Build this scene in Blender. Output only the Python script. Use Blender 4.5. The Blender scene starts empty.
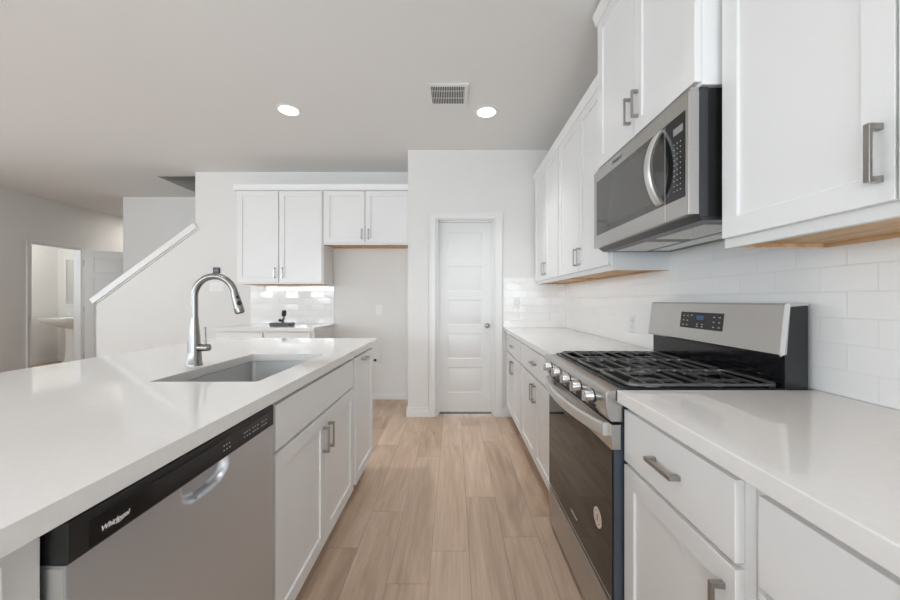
import bpy, bmesh, math, random
from mathutils import Vector, Matrix
random.seed(7)
S = bpy.context.scene
COL = S.collection
V3 = Vector

# ------------------------------------------------------------------ camera
cam_d = bpy.data.cameras.new('camera')
cam = bpy.data.objects.new('camera', cam_d); COL.objects.link(cam)
cam.location = (0, 0, 1.198)
cam.rotation_euler = (math.radians(90), 0, 0)
cam_d.sensor_width = 36.0
cam_d.lens = 36.0 * 355 / 900
cam_d.shift_x = -4.0 / 900
cam_d.clip_start = 0.02
S.camera = cam

# ------------------------------------------------------------------ world, daylight, exposure
w = bpy.data.worlds.new('sky'); S.world = w; w.use_nodes = True
nt = w.node_tree; bg = nt.nodes['Background']
bg.inputs['Color'].default_value = (0.83, 0.915, 1.0, 1)
bg.inputs['Strength'].default_value = 4.75
S.view_settings.view_transform = 'Standard'
S.view_settings.look = 'None'
S.view_settings.exposure = -0.06
S.view_settings.gamma = 1.0
S.view_settings.use_curve_mapping = False
S.cycles.max_bounces = 10
S.cycles.diffuse_bounces = 7
S.cycles.glossy_bounces = 5
S.cycles.caustics_reflective = False
S.cycles.caustics_refractive = False
S.cycles.sample_clamp_indirect = 4.0

def area(name, loc, rot, sx, sy, power, col=(1, 1, 1)):
    d = bpy.data.lights.new(name, 'AREA'); d.shape = 'RECTANGLE'
    d.size = sx; d.size_y = sy; d.energy = power; d.color = col
    o = bpy.data.objects.new(name, d); COL.objects.link(o)
    o.location = loc; o.rotation_euler = rot
    return o
H = math.radians(90)
DAY = (0.82, 0.92, 1.0)
# area lamps added at unseen windows, behind and left, standing in for daylight
UP = math.radians(38)   # window lamps tilted upwards to brighten the ceiling, like bounce off the ground
area('daylight', (-4.7, -2.92, 1.66), (H + UP, 0, 0), 2.75, 0.8, 64, DAY)
area('daylight', (-1.8, -2.92, 1.6), (H + UP, 0, 0), 1.6, 1.4, 26, DAY)
area('daylight', (0.3, -2.92, 1.2), (H + UP, 0, 0), 1.3, 2.0, 38, DAY)
area('daylight', (-6.14, -1.3, 1.5), (H + UP, 0, -H), 1.8, 1.6, 10, DAY)
area('daylight', (-6.14, 1.9, 1.5), (H + UP, 0, -H), 2.2, 1.6, 10, DAY)
area('powder_room_side_fill', (-7.0, 4.98, 1.7), (H, 0, 0), 0.8, 1.2, 8, DAY)  # added fill lamp brightening the powder room; no window behind it

# ------------------------------------------------------------------ materials
def mat(name, col, rough=0.5, metal=0.0, spec=0.5, emit=None, estr=0, coat=0.0, coat_rough=0.05):
    m = bpy.data.materials.new(name); m.use_nodes = True
    b = m.node_tree.nodes['Principled BSDF']
    b.inputs['Base Color'].default_value = (*col, 1)
    b.inputs['Roughness'].default_value = rough
    b.inputs['Metallic'].default_value = metal
    b.inputs['Specular IOR Level'].default_value = spec
    b.inputs['Coat Weight'].default_value = coat
    b.inputs['Coat Roughness'].default_value = coat_rough
    if emit:
        b.inputs['Emission Color'].default_value = (*emit, 1)
        b.inputs['Emission Strength'].default_value = estr
    return m

def N(m, t, **kw):
    n = m.node_tree.nodes.new(t)
    for k, v in kw.items(): setattr(n, k, v)
    return n
def L(m, a, b): m.node_tree.links.new(a, b)
def math_node(m, op, a, b=None, c=None):
    n = N(m, 'ShaderNodeMath', operation=op)
    for i, x in enumerate((a, b, c)):
        if x is None: continue
        if isinstance(x, (int, float)): n.inputs[i].default_value = x
        else: L(m, x, n.inputs[i])
    return n.outputs[0]

def noise_bump(m, scale=200, strength=0.05, dist=0.001, vec=(1, 1, 1)):
    b = m.node_tree.nodes['Principled BSDF']
    tc = N(m, 'ShaderNodeTexCoord'); mp = N(m, 'ShaderNodeMapping')
    mp.inputs['Scale'].default_value = vec
    L(m, tc.outputs['Object'], mp.inputs['Vector'])
    nz = N(m, 'ShaderNodeTexNoise'); nz.inputs['Scale'].default_value = scale
    nz.inputs['Detail'].default_value = 3
    L(m, mp.outputs[0], nz.inputs['Vector'])
    bp = N(m, 'ShaderNodeBump'); bp.inputs['Strength'].default_value = strength
    bp.inputs['Distance'].default_value = dist
    L(m, nz.outputs['Fac'], bp.inputs['Height']); L(m, bp.outputs[0], b.inputs['Normal'])
    return nz

def mottle(m, c1, c2, scale, detail=4, vec=(1, 1, 1), lo=0.35, hi=0.65):
    b = m.node_tree.nodes['Principled BSDF']
    tc = N(m, 'ShaderNodeTexCoord'); mp = N(m, 'ShaderNodeMapping')
    mp.inputs['Scale'].default_value = vec
    L(m, tc.outputs['Object'], mp.inputs['Vector'])
    nz = N(m, 'ShaderNodeTexNoise'); nz.inputs['Scale'].default_value = scale
    nz.inputs['Detail'].default_value = detail
    L(m, mp.outputs[0], nz.inputs['Vector'])
    cr = N(m, 'ShaderNodeValToRGB')
    cr.color_ramp.elements[0].position = lo; cr.color_ramp.elements[0].color = (*c1, 1)
    cr.color_ramp.elements[1].position = hi; cr.color_ramp.elements[1].color = (*c2, 1)
    L(m, nz.outputs['Fac'], cr.inputs[0]); L(m, cr.outputs[0], b.inputs['Base Color'])

M = {}
M['wall'] = mat('wall_paint', (0.73, 0.72, 0.70), 0.7, spec=0.3); noise_bump(M['wall'], 160, 0.12, 0.0015)
M['ceiling'] = mat('ceiling_paint', (0.77, 0.765, 0.75), 0.85, spec=0.2); noise_bump(M['ceiling'], 90, 0.2, 0.002)
M['trim'] = mat('white_trim_paint', (0.76, 0.76, 0.75), 0.35); noise_bump(M['trim'], 60, 0.03, 0.0006)
M['cab'] = mat('white_cabinet_paint', (0.765, 0.762, 0.755), 0.32); noise_bump(M['cab'], 50, 0.03, 0.0006)
M['quartz'] = mat('white_quartz', (0.735, 0.715, 0.695), 0.055, spec=0.55)
mottle(M['quartz'], (0.725, 0.705, 0.685), (0.745, 0.725, 0.705), 60, 4)
M['birch'] = mat('birch_plywood', (0.62, 0.40, 0.22), 0.55)
mottle(M['birch'], (0.52, 0.31, 0.16), (0.68, 0.46, 0.26), 6, 5, (8, 1, 8))
M['nickel'] = mat('brushed_nickel', (0.40, 0.385, 0.365), 0.28, 1.0); noise_bump(M['nickel'], 300, 0.05, 0.0003, (1, 8, 1))
M['steel'] = mat('stainless_steel', (0.54, 0.53, 0.515), 0.27, 1.0)
def brushed(m, vec, r0=0.2, r1=0.36):
    b = m.node_tree.nodes['Principled BSDF']
    tc = N(m, 'ShaderNodeTexCoord'); mp = N(m, 'ShaderNodeMapping'); mp.inputs['Scale'].default_value = vec
    L(m, tc.outputs['Object'], mp.inputs['Vector'])
    nz = N(m, 'ShaderNodeTexNoise'); nz.inputs['Scale'].default_value = 40; nz.inputs['Detail'].default_value = 4
    L(m, mp.outputs[0], nz.inputs['Vector'])
    mr = N(m, 'ShaderNodeMapRange'); mr.inputs['To Min'].default_value = r0; mr.inputs['To Max'].default_value = r1
    L(m, nz.outputs['Fac'], mr.inputs['Value']); L(m, mr.outputs[0], b.inputs['Roughness'])
brushed(M['steel'], (20, 0.5, 20), .265, .275)
M['steel_dw'] = mat('stainless_steel_vertical_grain', (0.60, 0.62, 0.65), 0.34, 0.84); brushed(M['steel_dw'], (20, 20, 0.5), 0.37, 0.39)
M['steel_sink'] = mat('satin_sink_steel', (0.60, 0.60, 0.59), 0.38, 1.0); brushed(M['steel_sink'], (12, 1, 12), 0.42, 0.46)
M['chrome'] = mat('chrome', (0.8, 0.8, 0.8), 0.08, 1.0)
M['bright_steel'] = mat('satin_steel_edge', (0.74, 0.735, 0.72), 0.36, 0.92)
M['black_gloss'] = mat('black_gloss', (0.006, 0.006, 0.007), 0.10)
M['black_glass'] = mat('black_glass', (0.006, 0.005, 0.005), 0.03, spec=0.45)
M['mw_glass'] = mat('microwave_door_glass', (0.055, 0.053, 0.05), 0.05, spec=0.9)
M['dark_grey'] = mat('dark_grey_enamel', (0.035, 0.038, 0.042), 0.3)
M['blue_grey'] = mat('slate_grey_enamel', (0.055, 0.068, 0.09), 0.28)
M['iron'] = mat('cast_iron', (0.045, 0.044, 0.043), 0.30, spec=0.8)
M['cooktop'] = mat('black_cooktop_enamel', (0.006, 0.006, 0.006), 0.6, spec=0.15)
M['side_black'] = mat('black_side_enamel', (0.016, 0.018, 0.02), 0.14)
M['faucet'] = mat('brushed_nickel_faucet', (0.27, 0.262, 0.25), 0.25, 1.0)
M['mw_screen'] = mat('microwave_window_screen', (0.075, 0.072, 0.066), 0.05, spec=0.9); noise_bump(M['iron'], 400, 0.15, 0.0005)
M['burner'] = mat('burner_aluminium', (0.4, 0.39, 0.37), 0.4, 0.9)
M['filter'] = mat('filter_mesh_aluminium', (0.42, 0.40, 0.38), 0.42, 0.85); 
mottle(M['filter'], (0.6, 0.59, 0.57), (0.9, 0.88, 0.85), 200, 1)
M['plastic_white'] = mat('white_plastic', (0.8, 0.8, 0.79), 0.35)
M['plastic_black'] = mat('black_plastic', (0.012, 0.012, 0.012), 0.4)
M['marking'] = mat('grey_printed_marking', (0.45, 0.46, 0.46), 0.5)
M['marking_dim'] = mat('dim_printed_marking', (0.16, 0.17, 0.17), 0.5)
M['marking_white'] = mat('white_printed_marking', (0.8, 0.8, 0.8), 0.4)
M['display_blue'] = mat('blue_clock_display', (0.02, 0.06, 0.15), 0.3, emit=(0.08, 0.25, 0.75), estr=0.12)
M['display_dark'] = mat('grey_display', (0.25, 0.26, 0.26), 0.2)
M['lens'] = mat('lit_lamp_lens', (0.9, 0.9, 0.9), 0.5, emit=(1.0, 0.97, 0.92), estr=6)
M['sticker'] = mat('pale_paper_sticker', (0.72, 0.60, 0.54), 0.6)
M['sticker_ink'] = mat('sticker_ink', (0.36, 0.25, 0.21), 0.6)
M['porcelain'] = mat('white_porcelain', (0.85, 0.85, 0.84), 0.1)
M['mirror'] = mat('mirror_glass', (0.9, 0.9, 0.9), 0.02, 1.0)
M['shadow_gap'] = mat('dark_interior_shade', (0.05, 0.05, 0.05), 0.8)  # dark colour put in for shade inside the vent and pantry

def tile_material(name, axis, joint, joint_w=0.0018):
    m = mat(name, (0.8, 0.795, 0.78), 0.12, spec=0.8)
    b = m.node_tree.nodes['Principled BSDF']
    tc = N(m, 'ShaderNodeTexCoord'); sp = N(m, 'ShaderNodeSeparateXYZ'); L(m, tc.outputs['Object'], sp.inputs[0])
    u = math_node(m, 'SUBTRACT', sp.outputs[axis], joint)
    v = math_node(m, 'SUBTRACT', sp.outputs['Z'], 0.914)
    cb = N(m, 'ShaderNodeCombineXYZ'); L(m, u, cb.inputs[0]); L(m, v, cb.inputs[1])
    br = N(m, 'ShaderNodeTexBrick')
    br.offset = 0.5; br.offset_frequency = 2; br.squash = 1.0
    br.inputs['Color1'].default_value = (0, 0, 0, 1); br.inputs['Color2'].default_value = (1, 1, 1, 1)
    br.inputs['Mortar'].default_value = (0.5, 0.5, 0.5, 1)
    br.inputs['Scale'].default_value = 1.0
    br.inputs['Mortar Size'].default_value = joint_w
    br.inputs['Mortar Smooth'].default_value = 0.6
    br.inputs['Bias'].default_value = 0.0
    br.inputs['Brick Width'].default_value = 0.1545
    br.inputs['Row Height'].default_value = 0.0772
    L(m, cb.outputs[0], br.inputs['Vector'])
    mx = N(m, 'ShaderNodeMix', data_type='RGBA')
    mx.inputs['A'].default_value = (0.86, 0.855, 0.84, 1); mx.inputs['B'].default_value = (0.76, 0.75, 0.73, 1)
    L(m, br.outputs['Fac'], mx.inputs['Factor']); L(m, mx.outputs['Result'], b.inputs['Base Color'])
    rg = math_node(m, 'MULTIPLY_ADD', br.outputs['Fac'], 0.5, 0.09); L(m, rg, b.inputs['Roughness'])
    # every tile is set at a very slightly different tilt
    wn = N(m, 'ShaderNodeTexWhiteNoise', noise_dimensions='3D'); L(m, br.outputs['Color'], wn.inputs['Vector'])
    sb = N(m, 'ShaderNodeVectorMath', operation='SUBTRACT'); L(m, wn.outputs['Color'], sb.inputs[0]); sb.inputs[1].default_value = (0.5, 0.5, 0.5)
    sc = N(m, 'ShaderNodeVectorMath', operation='SCALE'); L(m, sb.outputs[0], sc.inputs[0]); sc.inputs['Scale'].default_value = 0.045
    inv = math_node(m, 'SUBTRACT', 1.0, br.outputs['Fac'])
    bp = N(m, 'ShaderNodeBump'); bp.inputs['Strength'].default_value = 0.5; bp.inputs['Distance'].default_value = 0.0012
    L(m, inv, bp.inputs['Height'])
    ad = N(m, 'ShaderNodeVectorMath', operation='ADD'); L(m, bp.outputs[0], ad.inputs[0]); L(m, sc.outputs[0], ad.inputs[1])
    nm = N(m, 'ShaderNodeVectorMath', operation='NORMALIZE'); L(m, ad.outputs[0], nm.inputs[0])
    L(m, nm.outputs[0], b.inputs['Normal'])
    return m
M['tile_side'] = tile_material('white_subway_tile_side', 'Y', 1.114 - .07725)
M['tile_back'] = tile_material('white_subway_tile_back', 'X', -1.447 - .04, 0.0035)

def wood_floor():
    m = mat('oak_plank_floor', (0.5, 0.36, 0.25), 0.38, spec=0.4)
    b = m.node_tree.nodes['Principled BSDF']
    at = N(m, 'ShaderNodeAttribute', attribute_name='tone')
    tone = at.outputs['Fac']
    tc = N(m, 'ShaderNodeTexCoord')
    off = N(m, 'ShaderNodeCombineXYZ'); L(m, math_node(m, 'MULTIPLY', tone, 37.0), off.inputs[0]); L(m, math_node(m, 'MULTIPLY', tone, 91.0), off.inputs[1])
    ad = N(m, 'ShaderNodeVectorMath', operation='ADD'); L(m, tc.outputs['Object'], ad.inputs[0]); L(m, off.outputs[0], ad.inputs[1])
    mp = N(m, 'ShaderNodeMapping'); mp.inputs['Scale'].default_value = (5, 0.9, 1); L(m, ad.outputs[0], mp.inputs[0])
    n1 = N(m, 'ShaderNodeTexNoise'); n1.inputs['Scale'].default_value = 1.1; n1.inputs['Detail'].default_value = 6; n1.inputs['Roughness'].default_value = 0.6; n1.inputs['Distortion'].default_value = 1.4
    L(m, mp.outputs[0], n1.inputs[0])
    mp2 = N(m, 'ShaderNodeMapping'); mp2.inputs['Scale'].default_value = (70, 3, 1); L(m, ad.outputs[0], mp2.inputs[0])
    n2 = N(m, 'ShaderNodeTexNoise'); n2.inputs['Scale'].default_value = 1.0; n2.inputs['Detail'].default_value = 4
    L(m, mp2.outputs[0], n2.inputs[0])
    cr = N(m, 'ShaderNodeValToRGB'); e = cr.color_ramp.elements
    e[0].position = 0.0; e[0].color = (0.31, 0.222, 0.160, 1)
    e[1].position = 1.0; e[1].color = (0.63, 0.49, 0.385, 1)
    k = e.new(0.5); k.color = (0.50, 0.362, 0.262, 1)
    f = math_node(m, 'MULTIPLY_ADD', tone, 0.32, -0.44)
    f = math_node(m, 'ADD', f, math_node(m, 'MULTIPLY', n1.outputs['Fac'], 1.6))
    L(m, f, cr.inputs[0])
    # fine grain
    gr = N(m, 'ShaderNodeMapRange'); gr.inputs['From Min'].default_value = 0.35; gr.inputs['From Max'].default_value = 0.7
    gr.inputs['To Min'].default_value = 0.90; gr.inputs['To Max'].default_value = 1.06; L(m, n2.outputs['Fac'], gr.inputs[0])
    mul = N(m, 'ShaderNodeVectorMath', operation='SCALE'); L(m, cr.outputs[0], mul.inputs[0]); L(m, gr.outputs[0], mul.inputs['Scale'])
    # a few knots
    mp3 = N(m, 'ShaderNodeMapping'); mp3.inputs['Scale'].default_value = (3.4, 1.1, 1); L(m, ad.outputs[0], mp3.inputs[0])
    vo = N(m, 'ShaderNodeTexVoronoi'); vo.inputs['Scale'].default_value = 1.0; L(m, mp3.outputs[0], vo.inputs['Vector'])
    kn = N(m, 'ShaderNodeMapRange'); kn.inputs['From Min'].default_value = 0.015; kn.inputs['From Max'].default_value = 0.09
    kn.inputs['To Min'].default_value = 0.55; kn.inputs['To Max'].default_value = 1.0; L(m, vo.outputs['Distance'], kn.inputs[0])
    mul2 = N(m, 'ShaderNodeVectorMath', operation='SCALE'); L(m, mul.outputs[0], mul2.inputs[0]); L(m, kn.outputs[0], mul2.inputs['Scale'])
    # plank joints, from the position inside each plank
    uv = N(m, 'ShaderNodeUVMap', uv_map='plank'); sp = N(m, 'ShaderNodeSeparateXYZ'); L(m, uv.outputs[0], sp.inputs[0])
    def edge(s, size):
        d = math_node(m, 'MINIMUM', s, math_node(m, 'SUBTRACT', 1.0, s))
        return math_node(m, 'MULTIPLY', d, size)
    d = math_node(m, 'MINIMUM', edge(sp.outputs[0], 0.178), edge(sp.outputs[1], 1.22))
    jr = N(m, 'ShaderNodeMapRange'); jr.inputs['From Min'].default_value = 0.0006; jr.inputs['From Max'].default_value = 0.0022
    jr.inputs['To Min'].default_value = 0.62; jr.inputs['To Max'].default_value = 1.0; L(m, d, jr.inputs[0])
    mul3 = N(m, 'ShaderNodeVectorMath', operation='SCALE'); L(m, mul2.outputs[0], mul3.inputs[0]); L(m, jr.outputs[0], mul3.inputs['Scale'])
    L(m, mul3.outputs[0], b.inputs['Base Color'])
    bp = N(m, 'ShaderNodeBump'); bp.inputs['Strength'].default_value = 0.3; bp.inputs['Distance'].default_value = 0.0008
    hh = math_node(m, 'ADD', jr.outputs[0], math_node(m, 'MULTIPLY', n2.outputs['Fac'], 0.4)); L(m, hh, bp.inputs['Height'])
    L(m, bp.outputs[0], b.inputs['Normal'])
    return m
M['floor'] = wood_floor()

# ------------------------------------------------------------------ mesh helpers
class Frame:
    """u across, v up, n outward"""
    def __init__(s, O, U, V, Nn): s.O, s.U, s.V, s.N = V3(O), V3(U), V3(V), V3(Nn)
    def p(s, u, v, n): return s.O + s.U * u + s.V * v + s.N * n
WORLD = Frame((0, 0, 0), (1, 0, 0), (0, 1, 0), (0, 0, 1))

class MB:
    def __init__(s): s.bm = bmesh.new()
    def quad(s, *pts): return s.bm.faces.new([s.bm.verts.new(p) for p in pts])
    def obox(s, F, u0, u1, v0, v1, n0, n1):
        b = [s.bm.verts.new(F.p(u, v, n)) for n in (n0, n1) for v in (v0, v1) for u in (u0, u1)]
        for f in ((0, 1, 3, 2), (4, 5, 7, 6), (0, 1, 5, 4), (2, 3, 7, 6), (0, 2, 6, 4), (1, 3, 7, 5)):
            s.bm.faces.new([b[i] for i in f])
        return s
    def box(s, x0, x1, y0, y1, z0, z1): return s.obox(WORLD, x0, x1, y0, y1, z0, z1)
    def prism(s, F, pts, n0, n1):
        a = [s.bm.verts.new(F.p(u, v, n0)) for u, v in pts]; b = [s.bm.verts.new(F.p(u, v, n1)) for u, v in pts]
        s.bm.faces.new(a); s.bm.faces.new(b)
        for i in range(len(pts)):
            j = (i + 1) % len(pts); s.bm.faces.new([a[i], a[j], b[j], b[i]])
        return s
    def rings(s, rings, cap=True):
        vs = [[s.bm.verts.new(p) for p in r] for r in rings]
        n = len(vs[0])
        for a, b in zip(vs, vs[1:]):
            for i in range(n):
                j = (i + 1) % n; s.bm.faces.new([a[i], a[j], b[j], b[i]])
        if cap: s.bm.faces.new(vs[0]); s.bm.faces.new(vs[-1])
        return s
    def tube(s, pts, radii, seg=20, cap=True):
        pts = [V3(p) for p in pts]
        if isinstance(radii, (int, float)): radii = [radii] * len(pts)
        t0 = (pts[1] - pts[0]).normalized()
        ref = V3((0, 0, 1)) if abs(t0.z) < 0.9 else V3((0, 1, 0))
        a = t0.cross(ref).normalized(); out = []
        for i, p in enumerate(pts):
            t = ((pts[min(i + 1, len(pts) - 1)] - pts[max(i - 1, 0)])).normalized()
            a = (a - t * a.dot(t)).normalized(); c = t.cross(a)
            out.append([p + (a * math.cos(k * 2 * math.pi / seg) + c * math.sin(k * 2 * math.pi / seg)) * radii[i] for k in range(seg)])
        return s.rings(out, cap)
    def lathe(s, c, axis, prof, seg=28, sx=1, sy=1, cap=True):
        """prof: (radius, height along axis)"""
        c = V3(c); ax = V3(axis).normalized()
        ref = V3((0, 0, 1)) if abs(ax.z) < 0.9 else V3((1, 0, 0))
        a = (ref - ax * ref.dot(ax)).normalized(); b = ax.cross(a)
        return s.rings([[c + ax * h + (a * math.cos(k * 2 * math.pi / seg) * sx + b * math.sin(k * 2 * math.pi / seg) * sy) * max(r, 1e-4) for k in range(seg)] for r, h in prof], cap)
    def grid_panel(s, F, us, vs, t, cells, bevel=0.004, rec=0.008, raised=0.0, inset=0.03):
        """slab of thickness t whose front (n=t) has recessed cells"""
        nu, nv = len(us), len(vs)
        g = [[s.bm.verts.new(F.p(u, v, t)) for u in us] for v in vs]
        bk = [s.bm.verts.new(F.p(u, v, 0)) for u, v in ((us[0], vs[0]), (us[-1], vs[0]), (us[-1], vs[-1]), (us[0], vs[-1]))]
        s.bm.faces.new(bk)
        s.bm.faces.new([bk[0], bk[1]] + [g[0][i] for i in range(nu - 1, -1, -1)])
        s.bm.faces.new([bk[2], bk[3]] + [g[-1][i] for i in range(nu)])
        s.bm.faces.new([bk[3], bk[0]] + [g[j][0] for j in range(nv)])
        s.bm.faces.new([bk[1], bk[2]] + [g[j][-1] for j in range(nv - 1, -1, -1)])
        for j in range(nv - 1):
            for i in range(nu - 1):
                c = [g[j][i], g[j][i + 1], g[j + 1][i + 1], g[j + 1][i]]
                if (i, j) not in cells: s.bm.faces.new(c); continue
                prev = c
                def loop(ins, dep):
                    return [s.bm.verts.new(F.p(u, v, t - dep)) for u, v in ((us[i] + ins, vs[j] + ins), (us[i + 1] - ins, vs[j] + ins), (us[i + 1] - ins, vs[j + 1] - ins), (us[i] + ins, vs[j + 1] - ins))]
                steps = [(bevel, rec)]
                if raised: steps += [(bevel + inset, rec), (bevel + inset + 0.012, rec - raised)]
                for ins, dep in steps:
                    nx = loop(ins, dep)
                    for k in range(4): s.bm.faces.new([prev[k], prev[(k + 1) % 4], nx[(k + 1) % 4], nx[k]])
                    prev = nx
                s.bm.faces.new(prev)
        return s

def add_obj(name, o, parent=None):
    COL.objects.link(o)
    if parent is not None:
        o.parent = parent
        o.matrix_parent_inverse = WM[parent.name].inverted()
    WM[o.name] = Matrix.Identity(4)
    return o
WM = {}
def build(name, mb, m, parent=None, bev=0.0, seg=2, angle=35, smooth=True):
    bmesh.ops.remove_doubles(mb.bm, verts=mb.bm.verts, dist=1e-6)
    bmesh.ops.recalc_face_normals(mb.bm, faces=mb.bm.faces)
    me = bpy.data.meshes.new(name); mb.bm.to_mesh(me); mb.bm.free()
    me.materials.append(M[m] if isinstance(m, str) else m)
    if smooth:
        for p in me.polygons: p.use_smooth = True
        me.set_sharp_from_angle(angle=math.radians(angle))
    o = bpy.data.objects.new(name, me)
    add_obj(name, o, parent)
    if bev:
        b = o.modifiers.new('bevel', 'BEVEL'); b.width = bev; b.segments = seg; b.limit_method = 'ANGLE'
        b.angle_limit = math.radians(40); b.harden_normals = True
    return o
def thing(name, loc, label, cat, group=None):
    o = bpy.data.objects.new(name, None); COL.objects.link(o)
    o.location = loc; o.empty_display_size = 0.1
    WM[o.name] = Matrix.Translation(V3(loc))
    return tag(o, label, cat, group)
def tag(o, label, cat, group=None):
    o['label'] = label; o['category'] = cat
    if group: o['group'] = group
    return o
def struct(name, mb, m, bev=0.0, parent=None, label=None):
    o = build(name, mb, m, parent, bev)
    if parent is None: o['kind'] = 'structure'
    if label: o['label'] = label
    return o
def dup(root, delta, label, group=None):
    r = root.copy(); COL.objects.link(r); r.location = root.location + V3(delta); r['label'] = label
    if group: r['group'] = group
    def rec(src, dst):
        for ch in [c for c in bpy.data.objects if c.parent == src]:
            c = ch.copy(); COL.objects.link(c); c.parent = dst
            rec(ch, c)
    rec(root, r)
    return r

def lettering(name, text, F, u, v, size, m, parent, shear=0.0, n=0.0006):
    c = bpy.data.curves.new(name, 'FONT'); c.body = text; c.size = size; c.extrude = 0.0002
    c.align_x = 'CENTER'; c.align_y = 'CENTER'; c.shear = shear; c.offset = size * 0.012
    c.materials.append(M[m])
    tmp = bpy.data.objects.new('tmp', c); COL.objects.link(tmp)
    bpy.context.view_layer.update()
    me = bpy.data.meshes.new_from_object(tmp.evaluated_get(bpy.context.evaluated_depsgraph_get()))
    bpy.data.objects.remove(tmp); bpy.data.curves.remove(c); me.name = name
    o = bpy.data.objects.new(name, me); add_obj(name, o, parent)
    R = Matrix((F.U, F.V, F.N)).transposed().to_4x4()
    o.matrix_basis = Matrix.Translation(F.p(u, v, n)) @ R
    return o

# ------------------------------------------------------------------ the room
CEIL = 2.74
# floor: laid planks, 178 mm wide
def make_floor():
    me = bpy.data.meshes.new('floor'); verts = []; faces = []; uvs = []; tones = []
    W, PL = 0.178, 1.22
    known = {-1: 1.498, 0: 1.694, 1: 2.159, 2: 1.794, -2: 2.009, -3: 1.715}
    rnd = random.Random(11)
    kt = {}
    for k in range(-45, 9):
        x0 = -0.107 + W * k; x1 = x0 + W
        off = known.get(k, rnd.uniform(0, PL))
        j = int(math.floor((-3.2 - off) / PL))
        while off + j * PL < 8.0:
            y0 = off + j * PL; y1 = y0 + PL
            i = len(verts)
            verts += [(x0, y0, 0), (x1, y0, 0), (x1, y1, 0), (x0, y1, 0)]
            faces.append((i, i + 1, i + 2, i + 3)); uvs.append(((0, 0), (1, 0), (1, 1), (0, 1)))
            tones.append(rnd.random()); j += 1
    me.from_pydata(verts, [], faces)
    uvl = me.uv_layers.new(name='plank')
    for fi, p in enumerate(me.polygons):
        for k, li in enumerate(p.loop_indices): uvl.data[li].uv = uvs[fi][k]
    a = me.attributes.new('tone', 'FLOAT', 'FACE')
    for i, t in enumerate(tones): a.data[i].value = t
    me.materials.append(M['floor'])
    o = bpy.data.objects.new('floor', me); COL.objects.link(o); o['kind'] = 'structure'
    o['label'] = 'light oak plank floor'
make_floor()
struct('floor_slab', MB().box(-8.3, 1.4, -3.3, 8.0, -0.12, -0.004), 'shadow_gap')

def wall_with_holes(F, u0, u1, v0, v1, t, holes):
    """holes: (ua, ub, va, vb) sorted along u; wall occupies n 0..-t"""
    mb = MB(); u = u0
    for ua, ub, va, vb in holes:
        mb.obox(F, u, ua, v0, v1, -t, 0)
        if va > v0: mb.obox(F, ua, ub, v0, va, -t, 0)
        if vb < v1: mb.obox(F, ua, ub, vb, v1, -t, 0)
        u = ub
    mb.obox(F, u, u1, v0, v1, -t, 0)
    return mb
XL, YB = -6.19, -3.0
FR = Frame((1.155, 0, 0), (0, 1, 0), (0, 0, 1), (-1, 0, 0))
FL = Frame((XL, 0, 0), (0, 1, 0), (0, 0, 1), (1, 0, 0))
FB = Frame((0, YB, 0), (1, 0, 0), (0, 0, 1), (0, 1, 0))
struct('wall_right', MB().box(1.155, 1.3, YB - .15, 5.5, 0, CEIL), 'wall')
win_left = [(-2.2, -0.4, 0.7, 2.3), (0.8, 3.0, 0.7, 2.3)]
struct('wall_left', wall_with_holes(FL, YB - .15, 8.0, 0, CEIL, 0.12, win_left + [(5.19, 5.90, 0, 2.04)]), 'wall')
win_back = [(-6.1, -3.3, 1.2, 2.15), (-2.6, -1.0, 0.9, 2.3), (-0.35, 0.95, 0.2, 2.2)]
struct('wall_front', wall_with_holes(FB, XL - .12, 1.3, 0, CEIL, 0.15, win_back), 'wall')
# ceiling with the open stairwell
cb = MB().box(-8.3, 1.3, YB - .15, 4.43, CEIL, CEIL + .12)
cb.box(-8.3, -3.71, 4.43, 8.0, CEIL, CEIL + .12)
struct('ceiling', cb, 'ceiling')
# pantry wall with the door opening
PY = 3.65
FP = Frame((0, PY, 0), (1, 0, 0), (0, 0, 1), (0, -1, 0))
struct('wall_pantry', wall_with_holes(FP, -0.473, 1.155, 0, CEIL, 0.12, [(-0.178, 0.418, 0, 2.035)]), 'wall')
struct('wall_pantry_side', MB().box(-0.473, -0.353, PY + .12, 4.28, 0, CEIL), 'wall')
# back wall, with the sloping half wall of the staircase
KY = 4.28
FK = Frame((0, KY, 0), (1, 0, 0), (0, 0, 1), (0, -1, 0))
mb = MB()
mb.prism(FK, [(-4.31, 0), (-0.353, 0), (-0.353, CEIL), (-3.12, CEIL), (-3.12, 2.05), (-4.31, 1.177)], -0.15, 0)
struct('wall_back', mb, 'wall')
# stair hall beyond
mb = MB().box(-4.95, -0.35, 5.31, 5.43, 0, 5.3)
mb.box(-3.83, -3.71, 4.31, 5.31, CEIL + .12, 5.3); mb.box(-3.71, -0.35, 4.31, 4.43, CEIL + .121, 5.3)
mb.box(-3.83, -0.35, 4.31, 5.43, 5.3, 5.4); mb.box(-0.35, -0.23, 4.43, 5.43, 0, 5.3)  # unseen end wall added to keep outside light from leaking in
struct('wall_stair', mb, 'wall')
struct('wall_hall_end', MB().box(-8.3, -0.2, 7.7, 7.82, 0, CEIL), 'wall')
mb = MB(); mb.box(-0.2, -0.08, 5.43, 7.82, 0, CEIL)
struct('wall_hall_side', mb, 'wall')
struct('ceiling_hall', MB().box(-3.71, -0.08, 5.43, 7.82, CEIL, CEIL + .12), 'ceiling')
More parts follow.
